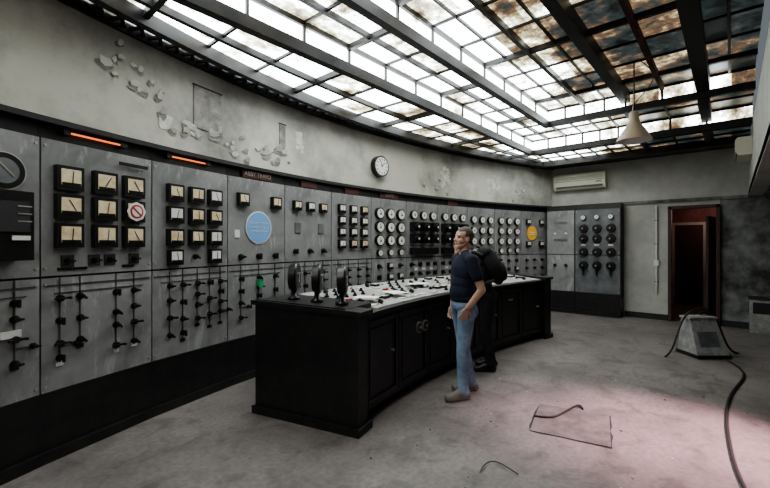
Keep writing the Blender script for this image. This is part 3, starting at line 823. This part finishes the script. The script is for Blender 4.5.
b.cap((-.045,.228,1.30),(-.095,.255,1.14),.048,.040,'skin'); b.cap((-.095,.255,1.14),(.035,.205,.955),.041,.028,'skin')
b.hand(align((.04,.200,.95),(.35,-.12,-.92),(.1,1,0)),curl=.5,mir=1)
b.cap((-.01,-.19,1.435),(-.03,-.235,1.27),.066,.060,'shirt'); b.cap((-.03,-.235,1.30),(-.02,-.25,1.14),.048,.040,'skin'); b.cap((-.02,-.25,1.14),(.04,-.22,.92),.041,.028,'skin')
b.hand(align((.043,-.22,.91),(.15,.05,-.97),(.0,-1,0)),curl=.5,mir=-1)
legs(b,.9,((0,.09,.88),(.05,.11,.49),(.05,.12,.09),.15),((0,-.09,.88),(-.04,-.10,.49),(-.13,-.11,.09),-.25),'jean')
fx=(-.655*.96-.756*.18, .756*.96-.655*.18)
u,v=cam2uv(.83,4.24)
m1=b.build('man',worldM(u,v,fx),{'skin':S_skin,'hair':S_hair,'shirt':S_navy,'jean':S_jean,'shoe':S_shoe,'sole':S_sole,'lips':S_lip,'eye':S_eye})
b=Body()
b.ell((0,0,.95),(.13,.172,.12),'pant'); b.ell((-.03,.07,.90),(.10,.09,.10),'pant'); b.ell((-.03,-.07,.90),(.10,.09,.10),'pant')
G=Matrix.Translation((0,0,.95))@Matrix.Rotation(math.radians(24),4,'Y')@Matrix.Translation((0,0,-.95))
b.G=G
b.ell((.01,0,1.08),(.135,.172,.15),'shirt'); b.ell((.005,0,1.19),(.13,.17,.16),'shirt'); b.ell((.0,0,1.30),(.13,.19,.19),'shirt'); b.ell((-.02,0,1.36),(.11,.192,.12),'shirt')
b.cap((-.01,-.05,1.475),(-.01,-.175,1.435),.062,.062,'shirt'); b.cap((-.01,.05,1.475),(-.01,.175,1.435),.062,.062,'shirt')
b.cap((-.01,0,1.46),(.02,0,1.59),.060,.055,'skin')
b.head(Matrix.Translation((.03,0,1.555))@Matrix.Rotation(math.radians(8),4,'Y'))
b.G=Matrix.Identity(4)
sh=G@Vector((-.01,.19,1.435)); sr=G@Vector((-.01,-.19,1.435))
el=Vector((.14,.25,1.14)); b.cap(sh,sh.lerp(el,.6),.064,.056,'shirt'); b.cap(sh.lerp(el,.5),el,.046,.040,'skin'); wl=Vector((.30,.16,1.10)); b.cap(el,wl,.040,.028,'skin'); b.hand(align(wl,(1,-.2,-.15),(0,0,1)),curl=.5,mir=-1)
el=Vector((.16,-.25,1.16)); b.cap(sr,sr.lerp(el,.6),.064,.056,'shirt'); b.cap(sr.lerp(el,.5),el,.046,.040,'skin'); wl=Vector((.34,-.17,1.12)); b.cap(el,wl,.040,.028,'skin'); b.hand(align(wl,(1,.1,-.15),(0,0,1)),curl=.4,mir=1)
legs(b,.9,((0,.09,.88),(.03,.11,.49),(-.02,.12,.09),.1),((0,-.09,.88),(-.02,-.10,.49),(-.08,-.11,.09),-.1),'pant')
u,v=cam2uv(1.30,5.14)
W2=worldM(u,v,(-.60,.80))
m2=b.build('man',W2,{'skin':S_skin,'hair':S_hair,'shirt':S_blk,'pant':S_blk,'shoe':M_blackm,'sole':M_seam,'lips':S_lip,'eye':S_eye})
bp=MB(); bp.M=G
bp.ell((-.22,0,1.26),(.12,.165,.26),S_blk,28,18); bp.ell((-.28,0,1.17),(.085,.125,.15),S_blk,24,14); bp.ell((-.20,0,1.45),(.10,.14,.09),S_blk,24,14)
bp.box((-.365,0,1.25),(.01,.18,.012),M_rim); bp.box((-.325,0,1.40),(.012,.12,.02),M_seam)
bp.cone((-.18,-.03,1.52),(-.14,-.03,1.56),.01,.01,S_blk,8); bp.cone((-.18,.03,1.52),(-.14,.03,1.56),.01,.01,S_blk,8); bp.cone((-.14,-.035,1.56),(-.14,.035,1.56),.01,.01,S_blk,8)
for y in(-.12,.12):
    pts=[(-.14,y,1.44),(-.06,y,1.53),(.05,y,1.51),(.135,y,1.38),(.14,y*1.2,1.22),(.04,y*1.5,1.12),(-.14,y*1.3,1.10)]
    for p,q in zip(pts[:-1],pts[1:]): bp.cone(p,q,.022,.022,M_seam,8)
bp.M=Matrix.Identity(4); o=bp.build('backpack'); o.parent=m2

# ------------------------------------------------------------ lights
def light(name,typ,loc,energy,color,**kw):
    l=bpy.data.lights.new(name,typ); l.energy=energy; l.color=color
    for k,v_ in kw.items(): setattr(l,k,v_)
    o=bpy.data.objects.new(name,l); COL.objects.link(o); o.location=loc; return o
o=light('pink_spotlight','SPOT',(4.7,-1.3,2.4),1700,(1.0,.60,.64),spot_size=math.radians(46),spot_blend=1.0,shadow_soft_size=.15)
o.rotation_euler=(Vector((4.1,.36,0))-Vector(o.location)).to_track_quat('-Z','Y').to_euler()
light('corridor_bulb','POINT',(UB+2.2,.2,2.3),10,(1,.62,.55),shadow_soft_size=.1)
w=bpy.data.worlds.new('World'); scene.world=w; w.use_nodes=True
w.node_tree.nodes['Background'].inputs[0].default_value=(.5,.55,.6,1); w.node_tree.nodes['Background'].inputs[1].default_value=.3

# ------------------------------------------------------------ camera
cam=bpy.data.cameras.new('Camera'); cam.sensor_width=36; cam.lens=400/770*36; cam.clip_start=.05
co=bpy.data.objects.new('Camera',cam); COL.objects.link(co); co.location=(0,0,1.6)
co.rotation_euler=(math.pi/2,0,math.atan2(.655,.756)-math.pi/2)
scene.camera=co
